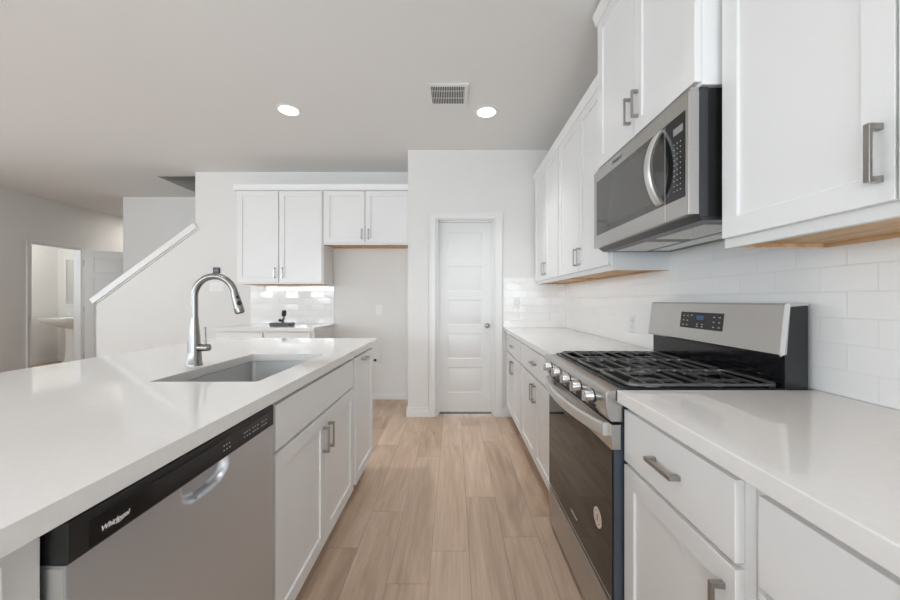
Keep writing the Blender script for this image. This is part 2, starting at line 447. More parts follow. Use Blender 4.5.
# sloping cap on the half wall
sl = math.atan(0.7336); du, dv = math.cos(sl), math.sin(sl)
FC = Frame((-4.31, KY, 1.253), (du, 0, dv), (-dv, 0, du), (0, -1, 0))
Lc = 1.19 / du
mb = MB().obox(FC, -0.075, Lc, -0.070, 0.0, -0.18, 0.03)
mb.obox(FC, -0.045, Lc, -0.086, -0.070, -0.165, 0.016)
struct('trim_1', mb, 'trim', 0.003, label='white sloping cap of the stair half wall')
# powder room
mb = MB().box(-7.9, -7.78, 4.7, 7.1, 0, CEIL)
mb.box(-7.78, XL - .12, 6.97, 7.09, 0, CEIL); mb.box(-7.78, XL - .12, 4.75, 4.87, 0, CEIL)
struct('wall_powder', mb, 'wall')
mb = MB().box(-7.78, XL - .12, 6.955, 6.97, 0, 0.09); mb.box(-7.78, -7.765, 4.87, 6.955, 0, 0.09)
struct('baseboard_powder', mb, 'trim', 0.003)
# baseboards
mb = MB().box(-1.42, -0.473, KY - .014, KY, 0, .084); mb.box(-1.42, -0.473, KY - .018, KY, 0, .055)
struct('baseboard_back', mb, 'trim', 0.003)
mb = MB().box(-0.487, -0.252, PY - .014, PY, 0, .095); mb.box(-0.487, -0.473, PY, KY - .02, 0, .095)
mb.box(-0.491, -0.252, PY - .018, PY - .014, 0, .062); mb.box(0.488, 0.63, PY - .014, PY, 0, .095); mb.box(0.488, 0.63, PY - .018, PY - .014, 0, .062)
struct('baseboard_pantry', mb, 'trim', 0.002)
struct('baseboard_left', MB().box(XL, XL + .014, YB, 5.13, 0, .09).box(XL, XL + .014, 5.96, 7.7, 0, .09), 'trim', 0.003)
# windows in the unseen walls, most of them added to let daylight in
def window(name, F, h, d):
    ua, ub, va, vb = h; mb = MB()
    fw = 0.045
    mb.obox(F, ua, ub, va, va + fw, -d, -d + .05); mb.obox(F, ua, ub, vb - fw, vb, -d, -d + .05)
    mb.obox(F, ua, ua + fw, va + fw, vb - fw, -d, -d + .05); mb.obox(F, ub - fw, ub, va + fw, vb - fw, -d, -d + .05)
    struct(name, mb, 'trim', 0.002)
for i, h in enumerate(win_left): window('window_%d' % (i + 1), FL, h, 0.12)
for i, h in enumerate(win_back): window('window_%d' % (i + 3), FB, h, 0.15)

# ------------------------------------------------------------------ interior doors
def five_panel(mb, F, w_, h_, t, stile=0.112):
    rail, low, top = 0.092, 0.205, 0.112
    ph = (h_ - low - top - 4 * rail) / 5
    vs = [0, low]
    for i in range(5): vs += [vs[-1] + ph, vs[-1] + ph + rail]
    vs[-1] = h_
    mb.grid_panel(F, [0, stile, w_ - stile, w_], vs, t, {(1, 1 + 2 * i) for i in range(5)}, bevel=0.004, rec=0.0045, raised=0.0035, inset=0.010)
def casing(F, u0, u1, top, wd=0.07, t=0.016):
    mb = MB()
    mb.obox(F, u0 - wd, u0, 0, top + wd, 0, t); mb.obox(F, u1, u1 + wd, 0, top + wd, 0, t); mb.obox(F, u0, u1, top, top + wd, 0, t)
    mb.obox(F, u0 - wd, u0 - wd + .014, 0, top + wd, t, t + .005); mb.obox(F, u1 + wd - .014, u1 + wd, 0, top + wd, t, t + .005)
    mb.obox(F, u0 - wd + .014, u1 + wd - .014, top + wd - .014, top + wd, t, t + .005)
    return mb
struct('trim_2', casing(FP, -0.190, 0.424, 2.031), 'trim', 0.002, label='white casing around the pantry door')
mb = MB().box(-0.178, -0.166, PY, PY + .12, 0, 2.035).box(0.406, 0.418, PY, PY + .12, 0, 2.035).box(-0.166, 0.406, PY, PY + .12, 2.023, 2.035)
mb.box(-0.166, -0.154, PY + .05, PY + .085, 0, 2.023).box(0.394, 0.406, PY + .05, PY + .085, 0, 2.023).box(-0.154, 0.394, PY + .05, PY + .085, 2.011, 2.023)
struct('trim_3', mb, 'trim', 0.001, label='white jamb of the pantry door')
FD = Frame((-0.178, PY + .122, 0.021), (1, 0, 0), (0, 0, 1), (0, -1, 0))
mb = MB(); five_panel(mb, FD, 0.583, 2.00, 0.035)
d1 = struct('door_1', mb, 'trim', 0.001, label='white five-panel pantry door at the end of the aisle')
k = MB().lathe((0.345, PY + .087, 0.93), (0, -1, 0), [(0.0, 0), (0.026, 0), (0.026, .006), (0.010, .010), (0.009, .030), (0.020, .038), (0.0265, .050), (0.024, .062), (0.012, .068), (0, .069)])
build('door_knob', k, 'nickel', d1)
struct('floor_pantry_shade', MB().box(-0.165, 0.405, PY + .090, KY, 0.0005, 0.003), 'shadow_gap')  # dark sheet painted as the shade under the pantry door

# powder room door, standing open
struct('trim_4', casing(FL, 5.19, 5.90, 2.04, 0.057), 'trim', 0.002, label='white casing of the powder room doorway')
mb = MB()
mb.obox(FL, 5.19, 5.202, 0, 2.04, -.12, 0); mb.obox(FL, 5.888, 5.90, 0, 2.04, -.12, 0); mb.obox(FL, 5.202, 5.888, 2.028, 2.04, -.12, 0)
struct('trim_5', mb, 'trim', 0.001, label='white jamb of the powder room doorway')
hx, hy = XL + .03, 5.925
dirv = V3((0.80, 0.60, 0)).normalized(); nrm = V3((dirv.y, -dirv.x, 0))
FO = Frame((hx, hy, 0.012), dirv, (0, 0, 1), nrm)
mb = MB(); five_panel(mb, FO, 0.70, 2.02, 0.035)
d2 = struct('door_2', mb, 'trim', 0.001, label='white five-panel powder room door standing open')
for z in (0.25, 1.05, 1.82):
    build('hinge', MB().tube([(hx - .006, hy - .004, z - .045), (hx - .006, hy - .004, z + .045)], 0.008, 10), 'nickel', d2)
build('door_knob', MB().lathe(FO.p(0.64, 0.92, .035), nrm, [(0, 0), (.026, 0), (.026, .006), (.010, .01), (.009, .03), (.026, .045), (.024, .062), (0, .069)]), 'nickel', d2)

# ------------------------------------------------------------------ tile backsplashes
struct('trim_6', MB().box(1.147, 1.155, -1.0, PY, 0.914, 1.47), 'tile_side', label='white subway tile backsplash along the right wall')
struct('trim_7', MB().box(0.504, 1.147, PY - .008, PY, 0.914, 1.425), 'tile_back', label='white subway tile return beside the pantry door')
struct('trim_8', MB().box(-2.449, -1.447, KY - .008, KY, 0.914, 1.376), 'tile_back', label='white subway tile panel under the far cabinets')

# ------------------------------------------------------------------ cabinets
def pull(parent, F, u, v, n, vertical, Lg=0.114):
    mb = MB()
    G = Frame(F.p(u, v, n), F.V if vertical else F.U, F.U if vertical else F.V, F.N)
    h = Lg / 2
    mb.prism(Frame(G.O, G.U, G.N, G.V), [(-h, 0), (-h, .028), (h, .028), (h, 0), (h - .013, 0), (h - .011, .021), (-h + .011, .021), (-h + .013, 0)], -0.0058, 0.0058)
    return build('handle', mb, 'nickel', parent, 0.0012)
def shaker(F, u0, u1, v0, v1, t=0.020):
    st = 0.057
    return MB().grid_panel(F, [u0, u0 + st, u1 - st, u1], [v0, v0 + st, v1 - st, v1], t, {(1, 1)}, bevel=0.001, rec=0.008)
def door(parent, F, u0, u1, v0, v1, pl=None):
    o = build('door', shaker(F, u0, u1, v0, v1), 'cab', parent, 0.0012)
    if pl: pull(o, F, pl[0], pl[1], 0.02, pl[2])
    return o
def drawer(parent, F, u0, u1, v0, v1, pl=None, name='drawer'):
    o = build(name, MB().obox(F, u0, u1, v0, v1, 0, .020), 'cab', parent, 0.002)
    if pl: pull(o, F, pl[0], pl[1], 0.02, pl[2])
    return o
def base_cabinet(F, u0, u1, depth, label, group=None, hollow=False, name='base_cabinet'):
    c = F.p((u0 + u1) / 2, 0, -depth / 2)
    t = thing(name, (c.x, c.y, 0), label, 'cabinet', group)
    if hollow:
        mb = MB().obox(F, u0, u0 + .018, .11, .875, -depth, -.02); mb.obox(F, u1 - .018, u1, .11, .875, -depth, -.02)
        mb.obox(F, u0 + .018, u1 - .018, .11, .128, -depth, -.02); mb.obox(F, u0 + .018, u1 - .018, .128, .875, -depth, -depth + .012)
        mb.obox(F, u0, u1, .11, .875, -.02, 0)
    else: mb = MB().obox(F, u0, u1, .11, .876, -depth, 0)
    build('carcass', mb, 'cab', t, 0.001)
    build('toe_kick', MB().obox(F, u0, u1, 0, .11, -depth, -.07), 'cab', t)
    return t
# right run, near: faces the aisle
RB = Frame((0.555, 0, 0), (0, 1, 0), (0, 0, 1), (-1, 0, 0)); D = 1.147 - 0.555
t = base_cabinet(RB, 0.652, 1.121, D, 'white base cabinet with drawer over door, right beside the range on the near side')
drawer(t, RB,   .676, 1.116, .695, .855, (.895, .775, False))
door(t, RB, .676, 1.116, .118, .683, (.705, .583, True))
t = base_cabinet(RB, -0.26, 0.650, D, 'white base cabinet cut by the bottom right corner of the photo')
drawer(t, RB, -.236, .625, .695, .855, (.195, .775, False))
door(t, RB, .199, .625, .118, .683, (.225, .583, True)); door(t, RB, -.236, .190, .118, .683, (.160, .583, True))
# right run, far
for (a, b, lab) in ((1.888, 2.842, 'white base cabinet beyond the range, the one touching the range'), (2.844, 3.632, 'white base cabinet at the far end beside the pantry door')):
    t = base_cabinet(RB, a, b, D, lab, 'base cabinets beyond the range')
    m_ = (a + b) / 2
    drawer(t, RB, a + .012, b - .012, .69, .858, (m_, .775, False))
    door(t, RB, a + .012, m_ - .002, .118, .678, (m_ - .032, .578, True)); door(t, RB, m_ + .002, b - .012, .118, .678, (m_ + .032, .578, True))
# countertops of the right run
tag(build('countertop', MB().box(0.514, 1.147, -0.30, 1.121, .876, .914), 'quartz', None, 0.003), 'white quartz countertop in the right foreground, on the near side of the range', 'countertop')
tag(build('countertop', MB().box(0.514, 1.147, 1.890, PY - .009, .876, .914), 'quartz', None, 0.003), 'white quartz countertop beyond the range, running to the pantry wall', 'countertop')

# island
IS = Frame((-0.592, 0, 0), (0, 1, 0), (0, 0, 1), (1, 0, 0)); DI = 0.61
t = base_cabinet(IS, -0.24, 0.508, DI, 'plain white island cabinet at the left edge, on the near side of the dishwasher')
door(t, IS, -.22, .125, .118, .86, None); door(t, IS, .130, .45, .118, .86, (.160, .76, True))
t = base_cabinet(IS, 1.112, 2.045, DI, 'white two-door sink base cabinet of the island, with plain false front', hollow=True, name='sink_cabinet')
drawer(t, IS, 1.139, 2.022, .710, .860, None, name='false_front')
door(t, IS, 1.139, 1.583, .118, .697, (1.553, .587, True)); door(t, IS, 1.587, 2.022, .118, .697, (1.617, .587, True))
t = base_cabinet(IS, 2.047, 2.515, DI, 'narrow white island cabinet with one tall door and a horizontal pull, at the island end', name='pullout_cabinet')
door(t, IS, 2.068, 2.495, .118, .860, (2.24, .832, False))
tag(build('knee_wall', MB().box(-1.225, -1.205, -0.24, 2.515, 0, .876), 'cab'), 'white back panel behind the island cabinets', 'panel')
def slab_hole(x0, x1, y0, y1, z0, z1, hx0, hx1, hy0, hy1, r=0.012):
    mb = MB(); bm = mb.bm
    def arc():
        out = []
        for cx, cy, a0 in ((hx0 + r, hy0 + r, 180), (hx1 - r, hy0 + r, 270), (hx1 - r, hy1 - r, 0), (hx0 + r, hy1 - r, 90)):
            out.append([(cx + r * math.cos(math.radians(a0 + k * 22.5)), cy + r * math.sin(math.radians(a0 + k * 22.5))) for k in range(5)])
        return out
    A = arc(); outer = [(x0, y0), (x1, y0), (x1, y1), (x0, y1)]
    lv = {}
    for z in (z0, z1):
        o = [bm.verts.new((x, y, z)) for x, y in outer]; h = [[bm.verts.new((x, y, z)) for x, y in c] for c in A]
        lv[z] = (o, h)
        for i in range(4):
            j = (i + 1) % 4
            bm.faces.new([o[i], o[j], h[j][2], h[j][1], h[j][0], h[i][4], h[i][3], h[i][2]])
    o0, h0 = lv[z0]; o1, h1 = lv[z1]
    for i in range(4): bm.faces.new([o0[i], o0[(i + 1) % 4], o1[(i + 1) % 4], o1[i]])
    f0 = [v for c in h0 for v in c]; f1 = [v for c in h1 for v in c]
    for i in range(len(f0)): bm.faces.new([f0[i], f0[(i + 1) % len(f0)], f1[(i + 1) % len(f0)], f1[i]])
    return mb
SX0, SX1, SY0, SY1 = -1.062, -0.686, 1.236, 1.874
tag(build('island_countertop', slab_hole(-1.78, -0.562, -0.33, 2.64, .876, .914, SX0, SX1, SY0, SY1), 'quartz', None, 0.002), 'large white quartz island countertop with the sink cut into it', 'countertop')
# undermount sink
t = thing('kitchen_sink', ((SX0 + SX1) / 2, (SY0 + SY1) / 2, .655), 'rectangular stainless undermount sink in the island countertop', 'sink')
mb = MB(); g = .004; zb = .665
x0, x1, y0, y1 = SX0 - g, SX1 + g, SY0 - g, SY1 + g
def basin(x0, x1, y0, y1, zt, zb, r=.02, w_=.002):
    def ring(ex, z, rr):
        out = []
        for cx, cy, a0 in ((x0 - ex + rr, y0 - ex + rr, 180), (x1 + ex - rr, y0 - ex + rr, 270), (x1 + ex - rr, y1 + ex - rr, 0), (x0 - ex + rr, y1 + ex - rr, 90)):
            out += [(cx + rr * math.cos(math.radians(a0 + k * 18)), cy + rr * math.sin(math.radians(a0 + k * 18)), z) for k in range(6)]
        return out
    return MB().rings([ring(.014, zt, r), ring(0, zt, r), ring(0, zb + .02, r), ring(-.006, zb + .006, r), ring(-.02, zb, r), ring(-.10, zb - .003, r)], cap=False), ring(-.10, zb - .003, r)
mb, last = basin(x0, x1, y0, y1, .8735, zb)
mb.bm.faces.new([mb.bm.verts.new(p) for p in last])
o = build('basin', mb, 'steel_sink', t)
sd = o.modifiers.new('thickness', 'SOLIDIFY'); sd.thickness = .0015; sd.offset = 1
build('drain', MB().lathe(((SX0 + SX1) / 2, (SY0 + SY1) / 2, zb - .0025), (0, 0, 1), [(0, 0), (.045, 0), (.045, .003), (.036, .002), (.03, .0008), (0, .0008)]), 'chrome', t)

# ------------------------------------------------------------------ kitchen faucet
fx, fy, fz = -1.13, 1.545, .914
t = thing('kitchen_faucet', (fx, fy, fz), 'brushed nickel pull-down gooseneck faucet standing behind the island sink', 'faucet')
build('body', MB().lathe((fx, fy, fz), (0, 0, 1), [(0, 0), (.031, 0), (.031, .006), (.0285, .010), (.0255, .06), (.021, .13), (.0165, .185), (.0150, .207), (.0150, .209), (0, .209)]), 'faucet', t)
R = .088; pts = [(fx, fy, fz + .205), (fx, fy, fz + .29)]
cz = 1.213
for i in range(0, 24):
    a = math.pi - math.radians(168) * i / 23
    pts.append((fx + R + R * math.cos(a), fy, cz + R * math.sin(a)))
build('spout', MB().tube(pts, 0.0138, 24), 'faucet', t)
pe = V3(pts[-1]); dr = (V3(pts[-1]) - V3(pts[-2])).normalized()
hd = build('spray_head', MB().lathe(pe, dr, [(0, -.002), (.0148, -.002), (.0148, .004), (.0162, .02), (.0185, .07), (.0195, .088), (.0185, .092), (0, .092)]), 'faucet', t)
side = V3((0, 0, 1)).cross(dr) ; outv = dr.cross(V3((0, 1, 0))).normalized()
if outv.x < 0: outv = -outv
ov = (outv * .8 + V3((0, -.6, 0))).normalized()
for dd, rr in ((.024, .0065), (.052, .010)):
    build('spray_button', MB().lathe(pe + dr * dd + ov * .0135, ov, [(0, 0), (rr, 0), (rr, .005), (rr * .7, .0075), (0, .008)], 16), 'plastic_black', hd)
build('spray_nozzle', MB().lathe(pe + dr * .0915, dr, [(0, 0), (.016, 0), (.015, .003), (0, .003)]), 'plastic_black', hd)
lv = build('lever', MB().tube([(fx + .018, fy, fz + .077), (fx + .066, fy - .004, fz + .077), (fx + .070, fy - .004, fz + .077)], [.0155, .0155, .012], 20), 'faucet', t)
build('lever_rod', MB().tube([(fx + .051, fy - .004, fz + .085), (fx + .049, fy - .004, fz + .168)], [.0045, .004], 12), 'faucet', lv)

# ------------------------------------------------------------------ wall cabinets
def wall_cabinet(F, u0, u1, v0, v1, depth, label, doors, group=None, rec=0.013):
    c = F.p((u0 + u1) / 2, v0, -depth / 2)
    t = thing('wall_cabinet', c, label, 'cabinet', group)
    mb = MB().obox(F, u0, u1, v0 + rec + .004, v1, -depth, 0)
    mb.obox(F, u0, u1, v0, v0 + rec + .004, -.019, 0); mb.obox(F, u0, u0 + .016, v0, v0 + rec + .004, -depth, -.019)
    mb.obox(F, u1 - .016, u1, v0, v0 + rec + .004, -depth, -.019)
    build('carcass', mb, 'cab', t)
    build('underside', MB().obox(F, u0 + .017, u1 - .017, v0 + rec, v0 + rec + .003, -depth + .001, -.020), 'birch', t)
    mb = MB().obox(F, u0 + .0165, u0 + .0175, v0 + .001, v0 + rec, -depth + .013, -.020)
    mb.obox(F, u1 - .0175, u1 - .0165, v0 + .001, v0 + rec, -depth + .013, -.020)
    mb.obox(F, u0 + .0165, u1 - .0165, v0 + .001, v0 + rec, -depth + .001, -depth + .013)
    build('hanging_rail', mb, 'birch', t)
    for a, b, c_, d, pl in doors: door(t, F, a, b, c_, d, pl)
    return t
UR = Frame((0.845, 0, 0), (0, 1, 0), (0, 0, 1), (-1, 0, 0)); DU = 1.147 - .845
wall_cabinet(UR, 0.198, 1.107, 1.358, 2.425, DU, 'white upper cabinet in the top right corner with its pull showing, nearest the camera',
    [(.664, 1.093, 1.386, 2.41, (.687, 1.482, True)), (.222, .659, 1.386, 2.41, (.622, 1.482, True))])
for a, b, lab in ((1.889, 2.812, 'tall white upper cabinet just beyond the microwave on the right wall'), (2.814, 3.632, 'white upper cabinet in the far right corner against the pantry wall')):
    m_ = (a + b) / 2
    wall_cabinet(UR, a, b, 1.358, 2.425, DU, lab, [(a + .012, m_ - .002, 1.386, 2.41, (m_ - .032, 1.482, True)), (m_ + .002, b - .012, 1.386, 2.41, (m_ + .032, 1.482, True))], 'upper cabinets beyond the microwave')
UM = Frame((0.780, 0, 0), (0, 1, 0), (0, 0, 1), (-1, 0, 0))
t = thing('wall_cabinet', (0.96, 1.5, 1.882), 'raised deeper white cabinet directly above the microwave', 'cabinet')
build('carcass', MB().box(.780, 1.154, 1.1145, 1.8875, 1.875, 2.665), 'cab', t, 0.001)
door(t, UM, 1.122, 1.498, 1.888, 2.65, (1.468, 2.01, True)); door(t, UM, 1.503, 1.880, 1.888, 2.65, (1.533, 2.01, True))
def crown(F, u0, u1, v, h_, depth, label):
    """flat board crown with a small cove below, returning round both ends"""
    mb = MB()
    mb.prism(Frame(F.p(0, 0, 0), F.N, F.V, F.U), [(-depth, v), (.022, v), (.027, v + .012), (.040, v + h_ - .010), (.040, v + h_), (-depth, v + h_)], u0, u1)
    return tag(build('crown_moulding', mb, 'cab', None, 0.0015), label, 'moulding')
crown(UR, 0.190, 1.1135, 2.425, .05, DU, 'white crown moulding on the near upper cabinets, above the photo')
crown(UR, 1.8885, 3.632, 2.412, .055, DU, 'white crown moulding running over the far right upper cabinets')
crown(UM, 1.105, 1.897, 2.652, .06, .367, 'white crown moulding on the raised cabinet above the microwave')
# far wall
UK = Frame((0, 3.965, 0), (1, 0, 0), (0, 0, 1), (0, -1, 0)); DK = KY - 3.965
wall_cabinet(UK, -2.424, -1.457, 1.376, 2.425, DK - .009, 'tall white two-door upper cabinet over the tiled counter at the far wall',
    [(-2.412, -1.953, 1.393, 2.41, (-1.990, 1.50, True)), (-1.943, -1.470, 1.393, 2.41, (-1.908, 1.50, True))])
wall_cabinet(UK, -1.455, -0.475, 1.816, 2.425, DK - .001, 'short white upper cabinet over the empty refrigerator space',
    [(-1.440, -0.992, 1.836, 2.41, (-1.025, 1.93, True)), (-0.984, -0.485, 1.836, 2.41, (-.950, 1.93, True))])
crown(UK, -2.445, -0.475, 2.415, .07, DK - .001, 'white crown moulding over the far wall cabinets')
BK = Frame((0, 3.690, 0), (1, 0, 0), (0, 0, 1), (0, -1, 0))
t = base_cabinet(BK, -2.475, -1.452, KY - 3.691, 'white base cabinet with drawers under the tiled far counter')
for a, b in ((-2.462, -1.981), (-1.967, -1.487)):
    drawer(t, BK, a, b, .69, .858, ((a + b) / 2, .775, False)); door(t, BK, a, b, .118, .678, (b - .03 if a < -2.2 else a + .03, .578, True))
tag(build('countertop', MB().box(-2.49, -1.437, 3.645, KY - .009, .876, .914), 'quartz', None, 0.003), 'short white quartz countertop under the tiled panel at the far wall', 'countertop')
# small fitting left on the far counter
t = thing('counter_fitting', (-1.92, 3.95, .914), 'small dark grey tray with a chrome and black fitting on the far counter', 'fitting')
build('tray', MB().box(-2.01, -1.79, 3.86, 4.00, .9145, .948), 'dark_grey', t, 0.006)
build('stem', MB().tube([(-1.90, 3.93, .952), (-1.885, 3.92, .985), (-1.87, 3.90, 1.025)], [.014, .012, .014], 16), 'chrome', t)
build('knob', MB().lathe((-1.868, 3.895, 1.020), (.1, 0, 1), [(0, 0), (.018, 0), (.024, .01), (.024, .055), (.016, .066), (0, .067)]), 'plastic_black', t)
build('cap', MB().lathe((-1.905, 3.915, .965), (-1, -.4, .8), [(0, 0), (.015, 0), (.017, .02), (.010, .032), (0, .033)], 16), 'plastic_black', t)

# ------------------------------------------------------------------ dishwasher
DY0, DY1, DX = 0.5145, 1.102, -0.562
t = thing('dishwasher', (-0.85, .808, 0), 'stainless dishwasher with black control strip, built into the island', 'dishwasher')
build('tub', MB().box(-1.19, -.602, DY0 + .004, DY1 - .004, .10, .868), 'dark_grey', t)
build('kick_plate', MB().box(-1.19, -.64, DY0 + .004, DY1 - .004, 0, .10), 'plastic_black', t)
# door with the scooped pocket handle in its top edge
mb = MB(); bm = mb.bm
ztop, zbot = .812, .105
ys = sorted(set([DY0, DY1] + [DY0 + (DY1 - DY0) * i / 10 for i in range(11)] + [.715 + .20 * i / 40 for i in range(41)]))
zs = sorted(set([zbot, .3, .5, .65, .70] + [.72 + (ztop - .72) * i / 24 for i in range(25)]))
def pocket(y, z):
    q = abs((y - .811) / .079) ** 3 + ((ztop - z) / .052) ** 3
    if q >= 1: return 0
    k_ = min(1, (1 - q) / .5); return .020 * (k_ * k_ * (3 - 2 * k_))
gr = [[bm.verts.new((DX - pocket(y, z), y, z)) for y in ys] for z in zs]
for j in range(len(zs) - 1):
    for i in range(len(ys) - 1): bm.faces.new([gr[j][i], gr[j][i + 1], gr[j + 1][i + 1], gr[j + 1][i]])
bk = [bm.verts.new((-.600, y, z)) for y, z in ((DY0, zbot), (DY1, zbot), (DY1, ztop), (DY0, ztop))]
bm.faces.new(bk)
bm.faces.new([bk[0], bk[1]] + [v for v in reversed(gr[0])]); bm.faces.new([bk[2], bk[3]] + gr[-1])
bm.faces.new([bk[3], bk[0]] + [r[0] for r in gr]); bm.faces.new([bk[1], bk[2]] + [r[-1] for r in reversed(gr)])
dd = build('door', mb, 'steel_dw', t, angle=50)
cp = build('control_panel', MB().box(-.600, -.560, DY0, DY1, .8125, .8735), 'plastic_black', t, 0.0015)
FDW = Frame((-.560, 0, 0), (0, 1, 0), (0, 0, 1), (1, 0, 0))
build('control_window', MB().obox(FDW, DY0 + .030, DY1 - .022, .8165, .858, 0, .0012), 'black_gloss', cp, 0.0008)
build('panel_rim', MB().obox(FDW, DY0 + .036, DY1 - .016, .8595, .8625, 0, .0014), 'plastic_black', cp)
lettering('logo', 'Whirlpool', FDW, .586, .8345, .0118, 'marking_white', cp, shear=0.25, n=.0014)
mb = MB()
pr = []
for i in range(17):
    a = math.radians(200 + 190 * i / 16); pr.append((.592 + .012 * math.cos(a), .8345 + .0062 * math.sin(a)))
for (a, b), (c, d) in zip(pr, pr[1:]): mb.quad(FDW.p(a, b, .0016), FDW.p(c, d, .0016), FDW.p(c, d + .0012, .0016), FDW.p(a, b + .0012, .0016))
build('logo_swoosh', mb, 'marking_white', cp)
rr = random.Random(3)
for g0, n_ in ((.86, 3), (.945, 3), (.985, 3), (1.03, 3)):
    mb = MB()
    for i in range(n_):
        for r_ in range(2):
            u = g0 + i * .011; v = .831 + r_ * .011
            mb.obox(FDW, u, u + rr.uniform(.004, .008), v, v + .0022, .0013, .0016)
    build('control_marking', mb, 'marking', cp)
build('side_trim', MB().box(-.598, -.566, DY0 - .0012, DY0 - .0002, .115, .808), 'bright_steel', t)

# ------------------------------------------------------------------ gas range
RY0, RY1 = 1.127, 1.882
t = thing('gas_range', (.82, 1.50, 0), 'stainless gas range with black grates and oven window, between the right counters', 'range')
build('body', MB().box(.537, 1.140, RY0 + .004, RY1 - .004, .035, .898), 'blue_grey', t)
for x in (.60, 1.08):
    for y in (RY0 + .05, RY1 - .05): build('foot', MB().lathe((x, y, 0), (0, 0, 1), [(0, 0), (.018, 0), (.018, .01), (.01, .012), (.01, .036), (0, .036)], 16), 'plastic_black', t)
FRG = Frame((0, 0, 0), (1, 0, 0), (0, 0, 1), (0, 1, 0))      # u = X, v = Z, n = Y
FX = Frame((.503, 0, 0), (0, 1, 0), (0, 0, 1), (-1, 0, 0))    # on the oven door face
o = build('storage_drawer', MB().prism(FRG, [(.535, .035), (.507, .035), (.505, .21), (.500, .222), (.535, .226)], RY0, RY1), 'steel', t, 0.001)
od = build('oven_door', MB().box(.508, .536, RY0, RY1, .236, .800), 'blue_grey', t, 0.001)
build('glass_panel', MB().box(.5035, .508, RY0 + .004, RY1 - .004, .238, .722), 'black_glass', od, 0.001)
build('door_band', MB().box(.500, .530, RY0 - .001, RY1 + .001, .722, .802), 'steel', od, 0.0015)
build('door_edge_trim', MB().box(.5045, .512, RY0 - .001, RY1 + .001, .232, .238), 'bright_steel', od)
# bowed strap handle
rings_ = []
for i in range(33):
    s_ = i / 32; y = RY0 + .022 + (RY1 - RY0 - .044) * s_; b_ = math.sin(math.pi * s_)
    x = .487 - .046 * b_ ** .7
    rings_.append([(x, y, .758), (x - .005, y, .765), (x - .005, y, .795), (x, y, .802), (x + .010, y, .802), (x + .010, y, .758)])
hd = build('handle', MB().rings(rings_), 'bright_steel', od, angle=30)
for y in (RY0 + .022, RY1 - .046): build('handle_bracket', MB().box(.481, .501, y - .0015, y + .0225, .7595, .8005), 'bright_steel', hd, 0.001)
lettering('logo', 'Whirlpool', Frame((0, 0, 0), (0, -1, 0), (0, 0, 1), (-1, 0, 0)), -1.49, .298, .018, 'sticker', od, shear=0.25, n=-.5030)
st = build('round_sticker', MB().lathe((.5035, 1.245, .436), (-1, 0, 0), [(0, 0), (.034, 0), (.034, .0006), (0, .0006)], 32), 'sticker', od)
build('sticker_print', MB().lathe((.5028, 1.245, .436), (-1, 0, 0), [(.022, 0), (.025, 0), (.025, .0003), (.022, .0003), (.022, 0)], 24, cap=False).box(.5024, .5028, 1.238, 1.252, .424, .448), 'sticker_ink', st)
# control fascia
cpn = build('control_panel', MB().prism(FRG, [(.536, .812), (.498, .812), (.486, .832), (.482, .899), (.486, .906), (.494, .909), (.520, .911), (.546, .911), (.546, .895), (.536, .893)], RY0 - .002, RY1 + .002), 'steel', t, 0.001)
for yc in (1.24, 1.37, 1.50, 1.63, 1.765):
    mb = MB()
    for r_ in range(3):
        mb.box(.4835 + .0035 * (2 - r_), .500, yc - .018, yc + .050, .8145 + r_ * .0090, .8190 + r_ * .0090)
    build('vent_slots', mb, 'plastic_black', cpn)
for yc in (1.238, 1.366, 1.494, 1.625, 1.770):
    kb = build('knob', MB().lathe((.4835, yc, .866), (-1, 0, 0), [(0, 0), (.0215, 0), (.0215, .005), (.0195, .010), (.019, .027), (.0175, .030), (0, .030)], 32), 'steel', t)
    build('knob_skirt', MB().lathe((.4845, yc, .866), (-1, 0, 0), [(0, 0), (.025, 0), (.025, .003), (.021, .004), (0, .004)], 32), 'plastic_black', kb)
    build('knob_grip', MB().box(.446, .4545, yc - .0045, yc + .0045, .848, .884), 'steel', kb, 0.001)
